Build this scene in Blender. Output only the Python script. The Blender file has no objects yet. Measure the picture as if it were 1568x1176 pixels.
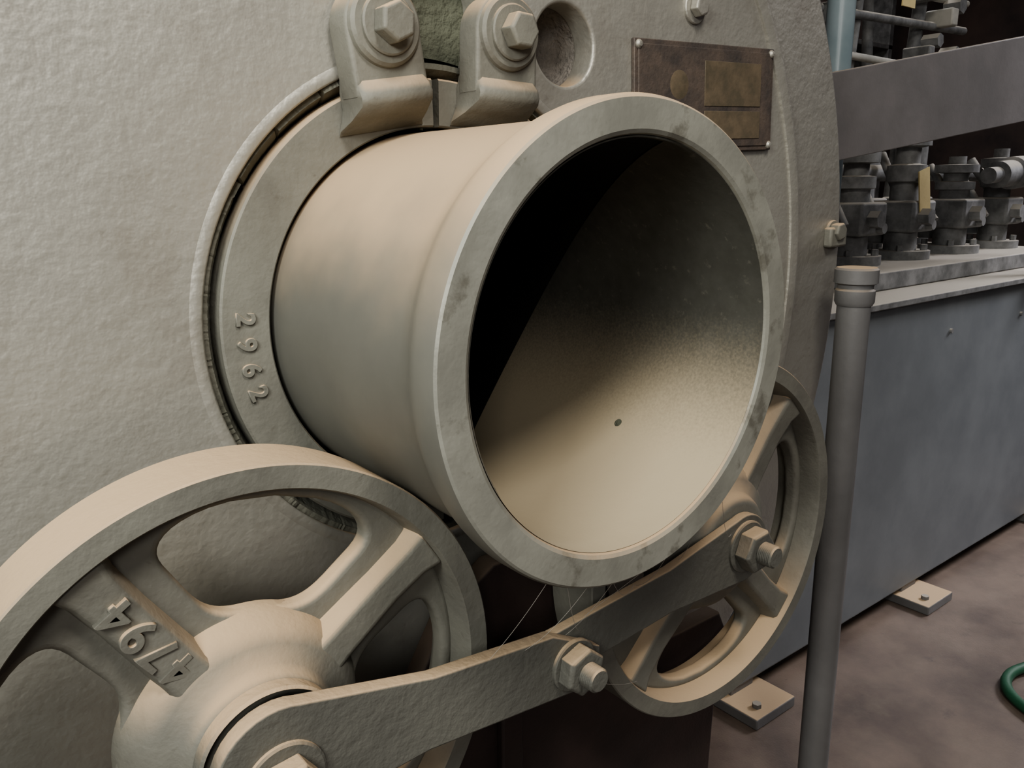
import bpy, math, random
from mathutils import Vector, Matrix
random.seed(3)
D=bpy.data; S=bpy.context.scene
def col(ob):
    S.collection.objects.link(ob); return ob
# ---------------------------------------------------------------- materials
def paint(name, base, dark, dust=None, dust_lo=.35, dust_hi=.75, rough=.5, metal=.0, bump=.3, bscale=60, nscale=6, fine=250, bdist=.002, spots=0.0, spotcol=(.16,.14,.11), sscale=38, famt=.35, dn=.35, ndetail=6, dscale=14, stain=0):
    m=D.materials.new(name); m.use_nodes=True; nt=m.node_tree; N=nt.nodes; L=nt.links
    bs=N['Principled BSDF']; tc=N.new('ShaderNodeTexCoord')
    n1=N.new('ShaderNodeTexNoise'); n1.inputs['Scale'].default_value=nscale; n1.inputs['Detail'].default_value=ndetail; n1.inputs['Roughness'].default_value=.6
    L.new(tc.outputs['Object'],n1.inputs['Vector'])
    mr=N.new('ShaderNodeMapRange'); mr.inputs[1].default_value=.35; mr.inputs[2].default_value=.65
    L.new(n1.outputs['Fac'],mr.inputs[0])
    mx=N.new('ShaderNodeMixRGB'); mx.inputs[1].default_value=(*dark,1); mx.inputs[2].default_value=(*base,1)
    L.new(mr.outputs[0],mx.inputs[0]); out=mx.outputs[0]
    if spots>0:
        n3=N.new('ShaderNodeTexNoise'); n3.inputs['Scale'].default_value=sscale; n3.inputs['Detail'].default_value=7; n3.inputs['Roughness'].default_value=.65
        L.new(tc.outputs['Object'],n3.inputs['Vector'])
        m3=N.new('ShaderNodeMapRange'); m3.inputs[1].default_value=.66-spots*.1; m3.inputs[2].default_value=.76-spots*.1; m3.inputs[4].default_value=.65
        L.new(n3.outputs['Fac'],m3.inputs[0])
        x3=N.new('ShaderNodeMixRGB'); x3.inputs[2].default_value=(*spotcol,1); L.new(m3.outputs[0],x3.inputs[0]); L.new(out,x3.inputs[1]); out=x3.outputs[0]
    if stain>0:
        n4=N.new('ShaderNodeTexNoise'); n4.inputs['Scale'].default_value=9; n4.inputs['Detail'].default_value=9; n4.inputs['Roughness'].default_value=.72
        L.new(tc.outputs['Object'],n4.inputs['Vector'])
        m4=N.new('ShaderNodeMapRange'); m4.inputs[1].default_value=.52; m4.inputs[2].default_value=.72; m4.inputs[4].default_value=stain
        L.new(n4.outputs['Fac'],m4.inputs[0])
        x4=N.new('ShaderNodeMixRGB'); x4.inputs[2].default_value=(.20,.165,.13,1); L.new(m4.outputs[0],x4.inputs[0]); L.new(out,x4.inputs[1]); out=x4.outputs[0]
    if dust:
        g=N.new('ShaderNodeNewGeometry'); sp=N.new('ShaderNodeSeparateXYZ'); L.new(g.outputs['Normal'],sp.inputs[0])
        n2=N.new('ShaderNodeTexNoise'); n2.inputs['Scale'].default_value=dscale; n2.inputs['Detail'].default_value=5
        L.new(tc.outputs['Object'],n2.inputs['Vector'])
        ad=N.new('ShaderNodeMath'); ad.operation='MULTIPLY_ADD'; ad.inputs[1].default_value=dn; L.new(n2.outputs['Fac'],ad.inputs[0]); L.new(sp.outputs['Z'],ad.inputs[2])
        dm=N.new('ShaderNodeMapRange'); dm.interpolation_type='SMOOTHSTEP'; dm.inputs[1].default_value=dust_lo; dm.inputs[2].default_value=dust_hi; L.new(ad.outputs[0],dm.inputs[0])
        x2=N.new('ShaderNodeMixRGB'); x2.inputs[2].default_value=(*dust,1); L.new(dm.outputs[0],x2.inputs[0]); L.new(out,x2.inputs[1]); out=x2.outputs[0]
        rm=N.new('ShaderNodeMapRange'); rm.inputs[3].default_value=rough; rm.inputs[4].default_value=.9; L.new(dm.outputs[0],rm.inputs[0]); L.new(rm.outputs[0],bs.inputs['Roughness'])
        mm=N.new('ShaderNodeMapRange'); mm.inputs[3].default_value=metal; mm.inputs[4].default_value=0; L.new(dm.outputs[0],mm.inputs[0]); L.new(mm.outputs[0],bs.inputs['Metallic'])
    else:
        bs.inputs['Roughness'].default_value=rough; bs.inputs['Metallic'].default_value=metal
    L.new(out,bs.inputs['Base Color'])
    b1=N.new('ShaderNodeTexNoise'); b1.inputs['Scale'].default_value=bscale; b1.inputs['Detail'].default_value=3
    b2=N.new('ShaderNodeTexNoise'); b2.inputs['Scale'].default_value=fine; b2.inputs['Detail'].default_value=2
    L.new(tc.outputs['Object'],b1.inputs['Vector']); L.new(tc.outputs['Object'],b2.inputs['Vector'])
    am=N.new('ShaderNodeMath'); am.operation='MULTIPLY_ADD'; am.inputs[1].default_value=famt; L.new(b2.outputs['Fac'],am.inputs[0]); L.new(b1.outputs['Fac'],am.inputs[2])
    bp=N.new('ShaderNodeBump'); bp.inputs['Strength'].default_value=bump; bp.inputs['Distance'].default_value=bdist
    L.new(am.outputs[0],bp.inputs['Height']); L.new(bp.outputs[0],bs.inputs['Normal'])
    return m
DUST=(.50,.37,.24)
M_head=paint('silver_paint_cast',(.425,.41,.36),(.36,.345,.305),DUST,.75,1.2,rough=.48,metal=.5,bump=.45,bscale=44,nscale=3,fine=140,bdist=.003,spots=.2,spotcol=(.26,.235,.20),famt=.5,stain=.35)
M_cast=paint('grey_cast_iron',(.215,.21,.178),(.155,.15,.128),DUST,.38,1.0,rough=.65,metal=.15,bump=.4,bscale=90,fine=300,bdist=.0018,spots=.25,spotcol=(.11,.10,.08),sscale=60,nscale=12)
M_tube=paint('trunnion_steel',(.185,.182,.158),(.15,.147,.128),DUST,.28,1.0,rough=.5,metal=.15,bump=.1,bscale=40,fine=200,bdist=.001)
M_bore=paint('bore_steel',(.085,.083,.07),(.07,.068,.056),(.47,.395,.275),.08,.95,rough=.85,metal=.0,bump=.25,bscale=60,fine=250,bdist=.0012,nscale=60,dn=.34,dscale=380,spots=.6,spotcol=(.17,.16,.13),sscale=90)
M_flface=paint('flange_face_steel',(.33,.325,.28),(.25,.246,.212),DUST,.45,.95,rough=.55,metal=.25,bump=.4,bscale=70,fine=260,bdist=.0012,spots=1.15,spotcol=(.12,.11,.085),sscale=26,nscale=16)
M_bar=paint('painted_bar',(.172,.17,.146),(.128,.126,.11),DUST,.40,.9,rough=.65,metal=.15,bump=.6,bscale=110,bdist=.002)
M_pack=paint('gland_packing',(.16,.165,.12),(.08,.085,.06),bump=.9,bscale=60,bdist=.006,rough=.9)
M_port=paint('port_rust',(.25,.225,.195),(.12,.11,.10),bump=.9,bscale=60,bdist=.008,rough=.9,nscale=30)
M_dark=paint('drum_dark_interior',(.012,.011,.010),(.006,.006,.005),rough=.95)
M_brass=paint('tarnished_bronze',(.13,.10,.08),(.065,.055,.05),rough=.6,metal=.1,bump=.4,bscale=200,nscale=28,spots=.3,spotcol=(.07,.065,.055))
M_brass2=paint('bronze_field',(.17,.13,.085),(.11,.09,.06),rough=.6,metal=.1,nscale=50)
M_cab=paint('blue_grey_enamel',(.205,.22,.23),(.165,.178,.188),(.30,.27,.22),.9,1.1,rough=.5,bump=.1,bscale=30)
M_bar2=paint('violet_grey_paint',(.19,.175,.17),(.145,.135,.13),(.30,.25,.20),.7,1.0,rough=.55,bump=.2)
M_post=paint('post_paint',(.195,.192,.19),(.15,.148,.146),DUST,.8,1.1,rough=.45,metal=.1,bump=.2)
M_valve=paint('valve_steel',(.25,.25,.245),(.12,.12,.118),(.36,.33,.28),.5,.9,rough=.65,metal=.1,bump=.4,nscale=20)
M_tank=paint('blue_tube',(.30,.36,.38),(.22,.28,.30),rough=.3,bump=.05)
M_tag=paint('yellow_tag',(.62,.50,.25),(.5,.4,.2),rough=.8)
M_floor=paint('worn_floor',(.195,.15,.12),(.085,.063,.052),rough=.4,bump=.3,bscale=12,nscale=4,bdist=.004,spots=.5,spotcol=(.06,.045,.04),sscale=10,stain=.4)
M_wall=paint('workshop_wall',(.14,.10,.085),(.06,.05,.05),rough=.9,nscale=2)
M_shade=paint('brown_shade_paint',(.055,.036,.032),(.03,.022,.02),(.16,.12,.09),.4,.9,rough=.6,bump=.4)  # dark colour of the added plate, standing in for shade
M_green=paint('green_hose',(.02,.10,.05),(.015,.07,.035),rough=.6)
M_paper=paint('pale_boxes',(.45,.43,.38),(.3,.29,.26),rough=.8,nscale=10)
M_web=paint('cobweb_silk',(.5,.47,.42),(.45,.42,.38),rough=.8)
M_pack2=paint('grey_packing',(.17,.165,.135),(.09,.09,.07),bump=.8,bscale=60,bdist=.003,rough=.9,nscale=9)
# ---------------------------------------------------------------- mesh tools
def empty(name,loc=(0,0,0)):
    e=D.objects.new(name,None); e.empty_display_size=.05; e.location=loc; return col(e)
def par(ob,parent):
    if parent: ob.parent=parent; ob.matrix_parent_inverse=Matrix.Translation(parent.location).inverted()
    return ob
def put(name,verts,faces,mat,parent=None,smooth=True,bevel=0,seg=2,ang=35):
    me=D.meshes.new(name); me.from_pydata([tuple(v) for v in verts],[],faces); me.validate()
    ob=D.objects.new(name,me); col(ob); me.materials.append(mat)
    import bmesh
    bm=bmesh.new(); bm.from_mesh(me); bmesh.ops.recalc_face_normals(bm,faces=bm.faces); bm.to_mesh(me); bm.free()
    if smooth: me.shade_smooth(); me.set_sharp_from_angle(angle=math.radians(ang))
    if bevel:
        b=ob.modifiers.new('bev','BEVEL'); b.width=bevel; b.segments=seg; b.limit_method='ANGLE'; b.angle_limit=math.radians(ang)
    return par(ob,parent)
def lathe(name,prof,mat,parent=None,c=(0,0),seg=128,closed=False,ang=30,a0=0,a1=360,want=None):
    V=[];F=[];n=len(prof); full=(a1-a0)>=360; ns=seg if full else seg+1
    for i in range(ns):
        a=math.radians(a0+(a1-a0)*i/seg)
        for r,y in prof: V.append((c[0]+r*math.cos(a),y,c[1]+r*math.sin(a)))
    for i in range(seg):
        j=(i+1)%ns
        for k in range(n if closed else n-1):
            l=(k+1)%n; F.append((i*n+k,j*n+k,j*n+l,i*n+l))
    if not full and closed: F.append(tuple(range(n))); F.append(tuple(reversed([(ns-1)*n+k for k in range(n)])))
    ob=put(name,V,F,mat,parent,ang=ang)
    if want=='in':
        p=ob.data.polygons[len(ob.data.polygons)//2]
        d=Vector((p.center.x-c[0],0,p.center.z-c[1]))
        if p.normal.dot(d)>0: ob.data.flip_normals()
    return ob
def prism(name,outer,holes,y0,y1,mat,parent=None,bevel=.002,bres=2):
    cu=D.curves.new(name,'CURVE'); cu.dimensions='2D'; cu.fill_mode='BOTH'
    for pts in [outer]+holes:
        sp=cu.splines.new('POLY'); sp.points.add(len(pts)-1); sp.use_cyclic_u=True
        for i,p in enumerate(pts): sp.points[i].co=(p[0],p[1],0,1)
    th=abs(y1-y0); cu.extrude=th/2-bevel; cu.bevel_depth=bevel; cu.bevel_resolution=bres; cu.offset=-bevel
    tmp=D.objects.new('tmp',cu); col(tmp); bpy.context.view_layer.update()
    me=D.meshes.new_from_object(tmp.evaluated_get(bpy.context.evaluated_depsgraph_get())); D.objects.remove(tmp)
    me.transform(Matrix.Translation((0,(y0+y1)/2,0))@Matrix.Rotation(math.radians(90),4,'X'))
    me.name=name; me.materials.clear(); me.materials.append(mat); ob=D.objects.new(name,me); col(ob)
    me.shade_smooth(); me.set_sharp_from_angle(angle=math.radians(35))
    return par(ob,parent)
def box(name,x0,x1,y0,y1,z0,z1,mat,parent=None,bevel=.003,M=None):
    V=[Vector((x,y,z)) for x in (x0,x1) for y in (y0,y1) for z in (z0,z1)]
    if M: V=[M@v for v in V]
    F=[(0,1,3,2),(4,6,7,5),(0,4,5,1),(2,3,7,6),(0,2,6,4),(1,5,7,3)]
    return put(name,V,F,mat,parent,bevel=bevel)
def rod(name,p,q,r,mat,parent=None,seg=20,prof=None,bevel=0,rot=0):
    p=Vector(p);q=Vector(q);d=q-p;L=d.length;d.normalize(); u=d.orthogonal().normalized(); w=d.cross(u)
    prof=prof or [(0,r),(1,r)]
    V=[];F=[];n=len(prof)
    for t,rr in prof:
        for i in range(seg):
            a=2*math.pi*i/seg+rot; V.append(p+d*L*t+(u*math.cos(a)+w*math.sin(a))*rr)
    for k in range(n-1):
        for i in range(seg):
            j=(i+1)%seg; F.append((k*seg+i,k*seg+j,(k+1)*seg+j,(k+1)*seg+i))
    F.append(tuple(range(seg))[::-1]); F.append(tuple((n-1)*seg+i for i in range(seg)))
    return put(name,V,F,mat,parent,bevel=bevel)
def hexbolt(name,x,z,y,r,h,mat,parent,rot=0,stud=0,washer=0,wh=.004):
    if washer: lathe(name+'_washer',[(0,y-wh),(washer*.94,y-wh),(washer,y-wh*.7),(washer,y)],mat,parent,(x,z),48); y-=wh
    V=[];F=[]
    for t,s in [(0,1.0),(h*.86,1.0),(h,.86)]:
        for i in range(6):
            a=rot+i*math.pi/3; V.append((x+r*s*math.cos(a),y-t,z+r*s*math.sin(a)))
    for k in range(2):
        for i in range(6): F.append((k*6+i,k*6+(i+1)%6,(k+1)*6+(i+1)%6,(k+1)*6+i))
    F+= [tuple(range(6)),tuple(range(12,18))]
    put(name,V,F,mat,parent,bevel=.0012,ang=20)
    if stud:
        pr=[]; yy=y-h+.001; n=int(stud/.0022)
        for i in range(n): pr+=[(r*.50,yy-i*.0022),(r*.44,yy-i*.0022-.0011)]
        pr+=[(r*.42,yy-n*.0022),(0,yy-n*.0022)]
        lathe(name+'_thread',pr,mat,parent,(x,z),32)
def circ(cx,cz,r,n=96,a0=0,a1=360):
    return [(cx+r*math.cos(math.radians(a0+(a1-a0)*i/n)),cz+r*math.sin(math.radians(a0+(a1-a0)*i/n))) for i in range(n)]
def text(name,s,x,z,y,size,ang,mat,parent,ex=.0012):
    cu=D.curves.new(name,'FONT'); cu.body=s; cu.size=size; cu.extrude=ex; cu.bevel_depth=.0006; cu.align_x='CENTER'; cu.align_y='CENTER'; cu.space_character=1.25; cu.offset=.0004
    t=D.objects.new('tmp',cu); col(t); bpy.context.view_layer.update()
    me=D.meshes.new_from_object(t.evaluated_get(bpy.context.evaluated_depsgraph_get())); D.objects.remove(t)
    me.transform(Matrix.Translation((x,y,z))@Matrix.Rotation(-math.radians(ang),4,'Y')@Matrix.Rotation(math.radians(90),4,'X'))
    me.materials.clear(); me.materials.append(mat); ob=D.objects.new(name,me); col(ob); par(ob,parent)
# ---------------------------------------------------------------- drum
drum=empty('rotary_drum')
RG=.2537
n=140; A0,A1=101,360+79
hole=[(RG*math.cos(math.radians(A0+(A1-A0)*i/n)),RG*math.sin(math.radians(A0+(A1-A0)*i/n))) for i in range(n+1)]
hole+=[(.052,.262),(.060,.285),(.058,.318),(.048,.345),(.020,.352),(-.020,.346),(-.038,.338),(-.046,.30),(-.050,.27)]
prism('head_plate',circ(0,0,.662,180),[hole,circ(.177,.286,.044,64)],0,.035,M_head,drum,bevel=.004,bres=3)
lathe('head_outer_ring',[(.640,.004),(.643,-.003),(.655,-.006),(.664,-.003),(.672,.006),(.682,.010),(.796,.010),(.803,.013),(.806,.020),(.806,.07),(.775,.07),(.775,.7),(.650,.7),(.65,.05)],M_head,drum,seg=220,closed=True,ang=50)
lathe('bore_lip',[(RG,.006),(RG,-.0005),(RG+.002,-.0017),(RG+.008,-.0013),(RG+.013,.0005)],M_head,drum,seg=160,a0=102,a1=360+78,ang=60)
lathe('port_wall',[(.046,.005),(.045,.05),(.040,.06),(.02,.066),(0,.064)],M_port,drum,(.177,.286),48)
box('recess_back',-.09,.09,.03,.045,.22,.37,M_pack,drum,0)
lathe('recess_floor',[(.19,.03),(.262,.03)],M_pack,drum,seg=128)
hexbolt('head_bolt',.396,.35,0,.013,.012,M_head,drum,.3,washer=.02)
hexbolt('rim_bolt',.775,.055,.010,.015,.016,M_cast,drum,.2,washer=.018)
box('rim_lug',.752,.80,-.004,.012,.03,.062,M_cast,drum,.004)
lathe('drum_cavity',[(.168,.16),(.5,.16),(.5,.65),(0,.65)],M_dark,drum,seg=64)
V=[];F=[];ns=840
def rnd(k): return random.Random(k).uniform(-1,1)
for i in range(ns):
    t=2*math.pi*i/ns; deg=360*i/ns
    rough=1.0 if 100<deg<150 else .12
    blk=int(i/31); off=.004*rnd(blk*7+1)*rough; ro=.0022*rnd(blk*5+2)*rough; e=(i%31==0)
    j=.0006*rnd(i); y=.007+off+(.006*rough if e else 0)+j
    for r,yy in ((.2385,y+.020),(.2440,y+.006),(.2480+ro,y-.002),(.2535,y-.001)): V.append((r*math.cos(t),yy,r*math.sin(t)))
for i in range(ns):
    j=(i+1)%ns
    for k in range(3): F.append((i*4+k,j*4+k,j*4+k+1,i*4+k+1))
put('packing_ring',V,F,M_pack2,drum)
# ---------------------------------------------------------------- trunnion tube
tube=empty('hollow_trunnion_tube')
Lf=.2913
lathe('outer_barrel',[(.178,.15),(.1865,.1),(.1865,-.20),(.1868,-.225),(.1885,-.238),(.1925,-.248),(.1965,-.256),(.1988,-.262),(.2,-.268),(.2,-.2855),(.1985,-.2895)],M_tube,tube,seg=200,ang=40)
lathe('flange_face',[(.1985,-.2895),(.1965,-Lf),(.1735,-Lf),(.1705,-.2895),(.169,-.286)],M_flface,tube,seg=200,ang=25)
lathe('inner_bore',[(.169,-.286),(.1690,-.2),(.169,0),(.169,.10),(.169,.16)],M_dark,tube,seg=200,want='in')  # near-black wall stands in for shade past the lit shell
# added shell: inner end cut along shadow boundary, black bore beyond stands for shade
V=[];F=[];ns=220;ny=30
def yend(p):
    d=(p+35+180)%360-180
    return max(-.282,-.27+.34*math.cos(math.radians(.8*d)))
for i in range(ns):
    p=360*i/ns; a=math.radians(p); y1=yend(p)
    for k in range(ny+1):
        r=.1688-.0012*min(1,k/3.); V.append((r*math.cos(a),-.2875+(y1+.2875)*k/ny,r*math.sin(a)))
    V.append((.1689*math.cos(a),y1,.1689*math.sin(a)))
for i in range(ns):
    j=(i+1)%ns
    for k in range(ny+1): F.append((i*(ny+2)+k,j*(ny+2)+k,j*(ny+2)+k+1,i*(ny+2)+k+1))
ob=put('lit_bore_shell',V,F,M_bore,tube,ang=50)
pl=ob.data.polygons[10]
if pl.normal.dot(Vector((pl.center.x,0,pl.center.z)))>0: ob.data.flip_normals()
q=Vector((.1224,-.148,-.1133)); nn=Vector((q.x,0,q.z)).normalized()
rod('drain_hole',nn*.1672+Vector((0,-.148,0)),nn*.171+Vector((0,-.148,0)),.0044,M_pack,tube,20)
# ---------------------------------------------------------------- collar
collar=empty('split_collar_ring')
for i,(b0,b1) in enumerate(((91,268.7),(271.3,449))):
    lathe('ring_half_%d'%(i+1),[(.1915,.03),(.1915,.0005),(.193,-.001),(.2365,-.001),(.2385,.001),(.2385,.03)],M_cast,collar,seg=120,closed=True,a0=b0,a1=b1)
for i,ch in enumerate('2962'):
    an=176+6.3*i
    text('number_%d'%i,ch,.2165*math.cos(math.radians(an)),.2165*math.sin(math.radians(an)),-.0015,.024,an+90,M_cast,collar,.0016)
def bracket(cx,cz,lean,sgn):
    e=empty('clamp_bracket')
    w=.039
    up=Vector((math.sin(lean),math.cos(lean))); rt=Vector((up.y,-up.x)); c=Vector((cx,cz))
    def P(u,v): q=c+rt*u+up*v; return (q.x,q.y)
    out=[P(w*math.cos(math.radians(t)),w*math.sin(math.radians(t))) for t in range(0,181,9)]
    out+=[P(-w,-.035),P(-w,-.058),P(w,-.058),P(w,-.035)]
    prism('upper_plate',out,[],-.038,-.0045,M_cast,e,.004,3)
    V=[];F=[]
    sec=[(-.040,-.034,.036),(-.052,-.044,.0385),(-.060,-.047,.0385),(-.067,-.045,.0385),(-.078,-.026,.042),(-.086,-.008,.046),(-.090,-.003,.047)]
    for v,y,ww in sec:
        for u,yy in ((-ww,-.002),(-ww,min(y+.004,-.0025)),(-ww*.88,y),(ww*.88,y),(ww,min(y+.004,-.0025)),(ww,-.002)):
            q=P(u,v); V.append((q[0],yy,q[1]))
    for k in range(len(sec)-1):
        for j in range(6):
            l=(j+1)%6; F.append((k*6+j,k*6+l,(k+1)*6+l,(k+1)*6+j))
    F.append(tuple(range(6))); F.append(tuple(len(V)-6+j for j in range(6)))
    put('foot',V,F,M_cast,e,ang=50)
    lathe('boss',[(0,-.045),(.033,-.045),(.036,-.042),(.037,-.037)],M_cast,e,(cx,cz),64)
    hexbolt('bolt',cx,cz,-.045,.0185,.018,M_cast,e,.25*sgn+.2,washer=.027,wh=.004)
    return e
bracket(-.078,.275,-.16,1); bracket(.066,.282,.03,-1)
# ---------------------------------------------------------------- nameplate
npl=empty('nameplate',(.425,0,.242))
RM=Matrix.Translation((.425,0,.242))@Matrix.Rotation(-math.radians(2.2),4,'Y')@Matrix.Translation((-.425,0,-.242))
box('plate',.285,.566,-.006,-.0005,.174,.309,M_brass,npl,.001,M=RM)
box('field',.291,.560,-.0075,-.004,.180,.303,M_brass,npl,.0008,M=RM)
box('text_panel',.415,.535,-.0085,-.006,.232,.288,M_brass2,npl,.0005,M=RM)
box('text_panel_low',.415,.535,-.0085,-.006,.190,.226,M_brass2,npl,.0005,M=RM)
lathe('emblem',[(0,-.0080),(.016,-.0079),(.02,-.007)],M_brass2,npl,(.365,.255),32)
for x in (.292,.559):
    for z in (.181,.302):
        q=RM@Vector((x,0,z)); lathe('rivet',[(0,-.011),(.003,-.0105),(.0052,-.008),(.0055,-.005)],M_head,npl,(q.x,q.z),20)
# ---------------------------------------------------------------- support rollers
def roller(cx,cz,a_sp,txt=None):
    e=empty('spoked_support_roller',(cx,-.135,cz))
    yf,yb=-.1686,-.1038
    lathe('rim',[(.2246,yf+.0015),(.2232,yf),(.2050,yf),(.2036,yf+.002),(.2000,yf+.028),(.2000,yb-.012),(.2036,yb),(.2232,yb),(.2246,yb-.0015)],M_cast,e,(cx,cz),180,closed=True)
    holes=[]
    for k in range(4):
        am=a_sp+45+90*k; pts=[]
        hw0,hw1=math.radians(24),math.radians(33); r0,r1=.098,.190
        for i in range(48):
            t=2*math.pi*i/48; ct,st=math.cos(t),math.sin(t); ex=.55
            X=math.copysign(abs(ct)**ex,ct); Y=math.copysign(abs(st)**ex,st)
            rr=(r0+r1)/2+(r1-r0)/2*X; hw=hw0+(hw1-hw0)*(X+1)/2
            th=math.radians(am)+hw*Y
            pts.append((cx+rr*math.cos(th),cz+rr*math.sin(th)))
        holes.append(pts)
    prism('web',circ(cx,cz,.203,120),holes,-.142,-.122,M_cast,e,.006,4)
    for k in range(4):
        an=math.radians(a_sp+90*k); M=Matrix.Translation((cx,0,cz))@Matrix.Rotation(-an,4,'Y')
        V=[];F=[]
        sec=[(.05,.021,-.168),(.09,.017,-.163),(.15,.016,-.159),(.185,.017,-.160),(.2025,.021,-.163)]
        for r,w,y in sec:
            for u,yy in ((-w-.005,-.135),(-w,y+.004),(-w+.004,y),(w-.004,y),(w,y+.004),(w+.005,-.135)):
                V.append(M@Vector((r,yy,u)))
        for q in range(len(sec)-1):
            for j in range(6):
                l=(j+1)%6; F.append((q*6+j,q*6+l,(q+1)*6+l,(q+1)*6+j))
        F.append(tuple(range(6))); F.append(tuple(len(V)-6+j for j in range(6)))
        put('spoke_%d'%(k+1),V,F,M_cast,e,bevel=.0025,seg=3)
    lathe('hub',[(0,-.184),(.050,-.184),(.056,-.183),(.060,-.178),(.064,-.170),(.078,-.166),(.088,-.158),(.096,-.145),(.10,-.13),(.09,-.11),(.06,-.09),(.05,-.07),(0,-.07)],M_cast,e,(cx,cz),96,ang=50)
    lathe('axle',[(.028,-.18),(.028,-.02),(0,-.02)],M_cast,e,(cx,cz),40)
    if txt:
        t=math.radians(a_sp+90); text('cast_number',txt,cx+.128*math.cos(t),cz+.128*math.sin(t),-.1605,.036,a_sp+90,M_cast,e,.0022)
    return e
AX,AZ=.2931,-.2916
roller(-AX,AZ,33,'4794'); roller(AX,AZ,46)
# ---------------------------------------------------------------- added dark plate behind the rollers, stands in for shade under the drum
fr=empty('added_dark_frame',(.15,-.07,-.7))
prism('shade_plate',[(-.12,-1.0),(-.12,-.40),(-.06,-.30),(.0,-.262),(.10,-.262),(.17,-.33),(.20,-.43),(.30,-.46),(.40,-.46),(.43,-.52),(.40,-.60),(.38,-1.0)],[],-.088,-.060,M_shade,fr,.004)
box('shade_plate_sole',-.2,.46,-.14,-.03,-1.0,-.975,M_shade,fr,.004)
box('shade_plate_rib',.0,.03,-.10,-.088,-.97,-.36,M_shade,fr,.003)
# ---------------------------------------------------------------- link bars
def link(name,x0,z0,x1,z1,r0,w1,y0,y1,cut):
    e=empty(name,((x0+x1)/2,(y0+y1)/2,(z0+z1)/2))
    d=Vector((x1-x0,z1-z0)); L=d.length; d.normalize(); n=Vector((-d.y,d.x)); c=Vector((x0,z0))
    def P(u,v): q=c+d*u+n*v; return (q.x,q.y)
    pts=[P(r0*math.cos(math.radians(t)),r0*math.sin(math.radians(t))) for t in range(75,286,10)]
    pts+=[P(L*.45,-w1),P(L+.022,-w1)]
    pts+=[P(L+.040,-w1*.5),P(L+.036,w1*.2),P(L-.028,w1)] if cut else [P(L+.03,-w1*.4),P(L+.03,w1*.4),P(L+.015,w1)]
    pts+=[P(L*.45,w1)]
    prism('bar',pts,[],y0,y1,M_bar,e,.002)
    return e
b1=link('link_bar',-AX,AZ,.0,-.318,.052,.034,-.214,-.1985,True)
lathe('spacer',[(.056,-.1985),(.058,-.196),(.058,-.1845)],M_bar,b1,(-AX,AZ),64)
b2=link('link_bar',AX,AZ,.0,-.318,.043,.027,-.1975,-.1855,False)
hexbolt('axle_nut',-AX,AZ-.010,-.214,.025,.018,M_bar,b1,.1,stud=.010,washer=.033)
hexbolt('joint_nut',.0,-.320,-.214,.0245,.017,M_bar,b1,.35,stud=.018,washer=.027)
hexbolt('axle_nut',AX,AZ+.004,-.1975,.027,.020,M_bar,b2,.1,stud=.020,washer=.032)
# cobwebs
cu=D.curves.new('cobweb_strands','CURVE'); cu.dimensions='3D'; cu.bevel_depth=.00018
for a,b,sag in (((-.02,-.285,-.1985),(-.01,-.214,-.285),.004),((-.05,-.285,-.193),(-.06,-.214,-.282),.006),((.05,-.285,-.193),(.10,-.198,-.275),.01),((-.02,-.285,-.1985),(.10,-.198,-.275),.012),((.03,-.285,-.197),(.03,-.198,-.286),.0),((.10,-.28,-.172),(.17,-.198,-.268),.008),((.02,-.21,-.345),(.14,-.17,-.42),.006),((-.09,-.28,-.178),(-.10,-.214,-.275),.003),((-.06,-.27,-.19),(.01,-.214,-.287),.015),((.13,-.28,-.152),(.26,-.2,-.262),.02)):
    a=Vector(a);b=Vector(b); sp=cu.splines.new('POLY'); sp.points.add(12)
    for i in range(13):
        t=i/12; p=a.lerp(b,t); p.z-=sag*4*t*(1-t); sp.points[i].co=(*p,1)
o=D.objects.new('cobweb_strands',cu); col(o); cu.materials.append(M_web)
# ---------------------------------------------------------------- background
ZF=-1.0
def quad(name,v,mat): return put(name,v,[(0,1,2,3)],mat,smooth=False)
quad('floor',[(-3,-3,ZF),(6,-3,ZF),(6,3.2,ZF),(-3,3.2,ZF)],M_floor)
quad('wall_back',[(-3,3.2,ZF),(6,3.2,ZF),(6,3.2,3),(-3,3.2,3)],M_wall)
quad('wall_right',[(6,-3,ZF),(6,3.2,ZF),(6,3.2,3),(6,-3,3)],M_wall)
cab=empty('hydraulic_power_cabinet',(1.8,.6,-.5))
box('body',.90,2.75,.225,1.05,-.96,-.155,M_cab,cab,.006)
box('top_plate',.88,2.78,.205,1.07,-.155,-.138,M_valve,cab,.003)
for x in (.86,1.62,2.5):
    box('foot',x,x+.14,.14,.34,ZF,-.975,M_post,cab,.003); box('foot_upright',x+.03,x+.11,.23,.30,-.98,-.955,M_post,cab,.002)
    rod('foot_bolt',(x+.04,.17,-.98),(x+.04,.17,-.965),.010,M_valve,cab,6)
for x in (1.3,1.75,2.2): rod('cover_screw',(x,.228,-.25),(x,.219,-.25),.006,M_valve,cab,12)
PX,PY=.735,-.062
post=empty('steel_post',(PX,PY,-.5))
rod('pipe',(PX,PY,ZF),(PX,PY,-.03),.0255,M_post,post,32)
rod('cap',(PX,PY,-.055),(PX,PY,.004),.036,M_post,post,32,prof=[(0,.027),(.1,.030),(.4,.030),(.45,.027),(.55,.027),(.6,.033),(.95,.033),(1,.030)])
rod('base_flange',(PX,PY,ZF),(PX,PY,ZF+.015),.07,M_post,post,32)
gb=empty('guard_bar',(1.6,.15,.3))
yb=.14
prism('plate',[(.83,.152),(1.9,.285),(2.4,.345),(2.4,.575),(1.9,.490),(.83,.306)],[circ(1.82,.45,.012,24)],yb,yb+.018,M_bar2,gb,.002)
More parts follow.
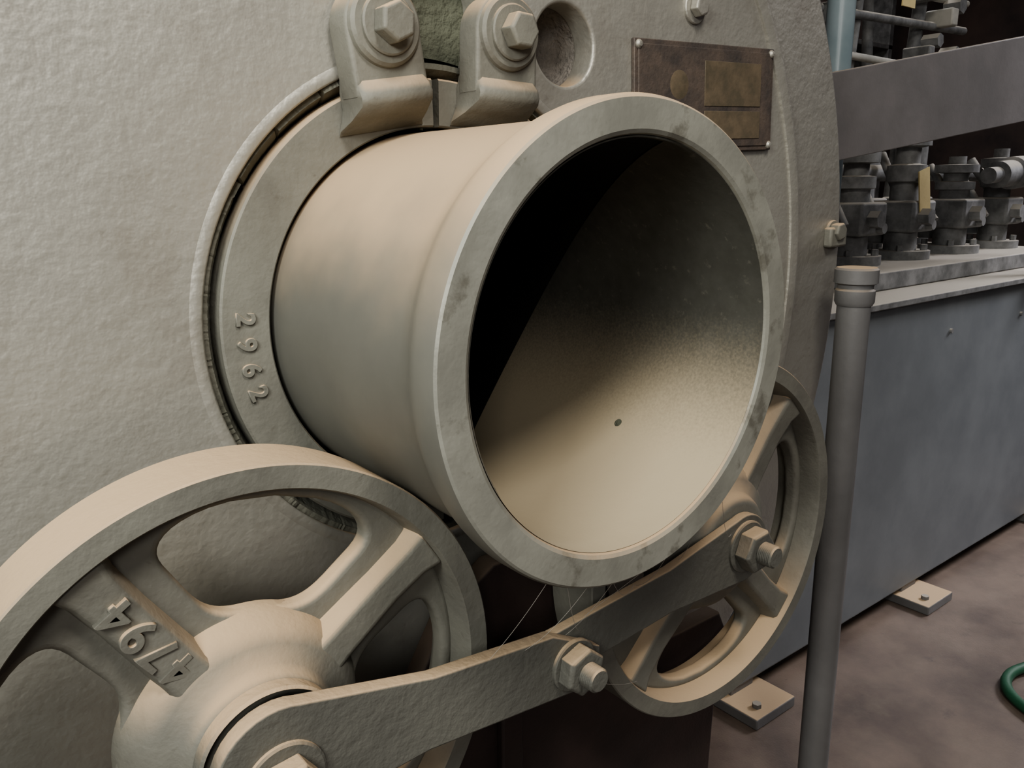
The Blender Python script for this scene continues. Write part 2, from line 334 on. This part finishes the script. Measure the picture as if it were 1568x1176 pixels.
box('bar_strut',2.3,2.36,yb+.018,yb+.06,-.138,.55,M_bar2,gb,.004)
vm=empty('hydraulic_valve_manifold',(2.1,.5,0))
ZT=-.1375
box('plinth',1.5,2.74,.32,.95,ZT,-.09,M_valve,vm,.004)
random.seed(11)
def valve(x,y,h,s=1.):
    z=-.09
    rod('flange',(x,y,z),(x,y,z+.025),.07*s,M_valve,vm,24)
    for k in range(4):
        a=k*math.pi/2+.5; rod('flange_bolt',(x+.055*s*math.cos(a),y+.055*s*math.sin(a),z+.02),(x+.055*s*math.cos(a),y+.055*s*math.sin(a),z+.042),.010,M_valve,vm,6)
    rod('neck',(x,y,z+.02),(x,y,z+.09),.038*s,M_valve,vm,20)
    box('body',x-.055*s,x+.055*s,y-.055*s,y+.055*s,z+.08,z+.17,M_valve,vm,.008)
    rod('side_port',(x-.02,y-.08*s,z+.125),(x-.02,y,z+.125),.024,M_valve,vm,6)
    rod('side_port',(x+.025,y-.07*s,z+.10),(x+.025,y,z+.10),.014,M_valve,vm,16)
    rod('stem',(x,y,z+.17),(x,y,z+h),.03*s,M_valve,vm,20,prof=[(0,.034*s),(.2,.034*s),(.22,.045*s),(.4,.045*s),(.42,.028*s),(.6,.028*s),(.62,.05*s),(.8,.05*s),(.82,.02*s),(1,.02*s)])
for x,y,h in ((1.70,.50,.34),(1.98,.50,.42),(2.30,.50,.30),(2.62,.50,.33),(1.62,.78,.55),(1.95,.80,.62),(2.28,.8,.5),(2.6,.8,.66)): valve(x,y,h,random.uniform(1.1,1.3))
rod('cross_pipe',(1.6,.62,.16),(2.74,.62,.16),.025,M_valve,vm)
rod('cross_pipe',(2.34,.42,.15),(2.74,.42,.17),.050,M_valve,vm,28,prof=[(0,.025),(.15,.025),(.16,.042),(.4,.042),(.42,.052),(.6,.052),(.62,.042),(1,.042)])
for k in range(7):
    x=1.6+.17*k; rod('branch_tube',(x,.46,.02),(x+random.uniform(-.05,.08),.60,random.uniform(.15,.25)),random.uniform(.008,.016),M_valve,vm)
    s=random.uniform(.02,.035); x+=.07; box('solenoid',x-s,x+s,.56,.62,-.05,.02+s*2,random.choice([M_valve,M_cab]),vm,.006)
rod('return_pipe',(1.28,.33,ZT),(1.28,.33,1.2),.030,M_tank,vm,28)
rod('riser',(1.42,.40,ZT),(1.42,.40,1.1),.014,M_valve,vm)
for k in range(9):
    x=1.52+.14*k; rod('riser',(x,.9,-.1),(x,.9+random.uniform(-.1,.1),1.2),random.uniform(.012,.03),M_valve,vm)
for k in range(6):
    z=.45+.10*k; rod('header_pipe',(1.4,.85,z),(2.9,.80,z+random.uniform(-.06,.06)),random.uniform(.012,.03),random.choice([M_valve,M_paper]),vm)
for k in range(26):
    x=random.uniform(1.45,2.8); z=random.uniform(.42,1.0); s=random.uniform(.015,.04)
    box('fitting_block',x-s,x+s,.74,.84,z-s,z+s*1.5,random.choice([M_valve,M_valve,M_paper,M_tank]),vm,.006)
    s=random.uniform(.012,.03); rod('union_nut',(x+.05,.74,z+.05),(x+.05,.80,z+.05),s,M_valve,vm,6)
RT=Matrix.Translation((1.96,.43,.10))@Matrix.Rotation(-.25,4,'Y')@Matrix.Translation((-1.96,-.43,-.10))
box('tag',1.93,1.99,.43,.434,.04,.17,M_tag,vm,0,M=RT)
box('tag',1.60,1.66,.36,.364,.55,.60,M_tag,vm,0)
cr=empty('parts_rack',(3,2.5,0))
for k in range(4): box('shelf',2.2,5.2,2.3,2.9,-.5+.5*k,-.47+.5*k,M_valve,cr)
for x in (2.2,3.7,5.15): box('upright',x,x+.05,2.3,2.9,ZF,1.4,M_valve,cr)
random.seed(5)
for k in range(4):
    x=2.3
    while x<5:
        w=random.uniform(.1,.3); h=random.uniform(.1,.35)
        box('carton',x,x+w,2.35,2.75,-.47+.5*k,-.47+.5*k+h,random.choice([M_paper,M_tag,M_wall,M_cab,M_valve]),cr,.005); x+=w+random.uniform(.02,.15)
cu=D.curves.new('green_hose','CURVE'); cu.dimensions='3D'; cu.bevel_depth=.012
sp=cu.splines.new('NURBS'); pts=[(1.33,-.30,ZF+.012),(1.36,-.17,ZF+.012),(1.47,-.10,ZF+.012),(1.62,-.16,ZF+.012),(1.9,-.1,ZF+.012)]
sp.points.add(len(pts)-1)
for i,p in enumerate(pts): sp.points[i].co=(*p,1)
sp.use_endpoint_u=True; sp.order_u=3
o=D.objects.new('green_hose',cu); col(o); cu.materials.append(M_green)
# ---------------------------------------------------------------- lights
def area(name,loc,tgt,size,power,color,spread=180):
    l=D.lights.new(name,'AREA'); l.energy=power; l.size=size; l.color=color; l.spread=math.radians(spread)
    o=D.objects.new(name,l); o.location=loc; o.rotation_euler=(Vector(tgt)-Vector(loc)).to_track_quat('-Z','Y').to_euler(); col(o)
area('window_light',(-1.40,-2.0,.78),(-.1,0,.1),.45,13,(1,.98,.94))
area('overhead_front_light',(-.35,-1.35,1.8),(0,0,0),.5,31,(1,.955,.88))
area('left_wall_fill',(-1.25,-.75,.75),(-.4,0,.2),.5,9,(.98,1,.95),120)  # added fill that brightens the left wall, no window known there
area('yard_light',(4.3,-.7,1.6),(2.1,.1,-.8),.8,11,(.97,.95,1),55)
area('rear_fill',(3.2,1.5,2.3),(2.6,1.2,0),.6,34,(.98,.96,.96))  # added fill to lift the background clutter, no lamp seen
area('rear_fill_low',(2.6,-.6,1.9),(2.0,.6,.1),.5,2.5,(.95,.97,1),70)  # added weak fill on the valve cluster, no lamp seen
w=D.worlds.new('World'); S.world=w; w.use_nodes=True
w.node_tree.nodes['Background'].inputs[0].default_value=(.68,.63,.70,1); w.node_tree.nodes['Background'].inputs[1].default_value=.10
try: S.view_settings.look='AgX - Medium High Contrast'
except Exception: pass
# ---------------------------------------------------------------- camera
F,YAW,PIT,ROLL=1256.9,.6674,.2369,-.0090; C=Vector((-.4849,-.7376,.1322))
f=Vector((math.sin(YAW)*math.cos(PIT),math.cos(YAW)*math.cos(PIT),-math.sin(PIT))); rt=Vector((math.cos(YAW),-math.sin(YAW),0)); up=rt.cross(f)
c,s=math.cos(ROLL),math.sin(ROLL); r2=c*rt+s*up; u2=-s*rt+c*up
cam=D.cameras.new('Camera'); cam.sensor_width=36; cam.lens=F/1568*36; cam.clip_start=.01
co=D.objects.new('Camera',cam); col(co)
co.matrix_world=Matrix(((r2.x,u2.x,-f.x,C.x),(r2.y,u2.y,-f.y,C.y),(r2.z,u2.z,-f.z,C.z),(0,0,0,1)))
S.camera=co
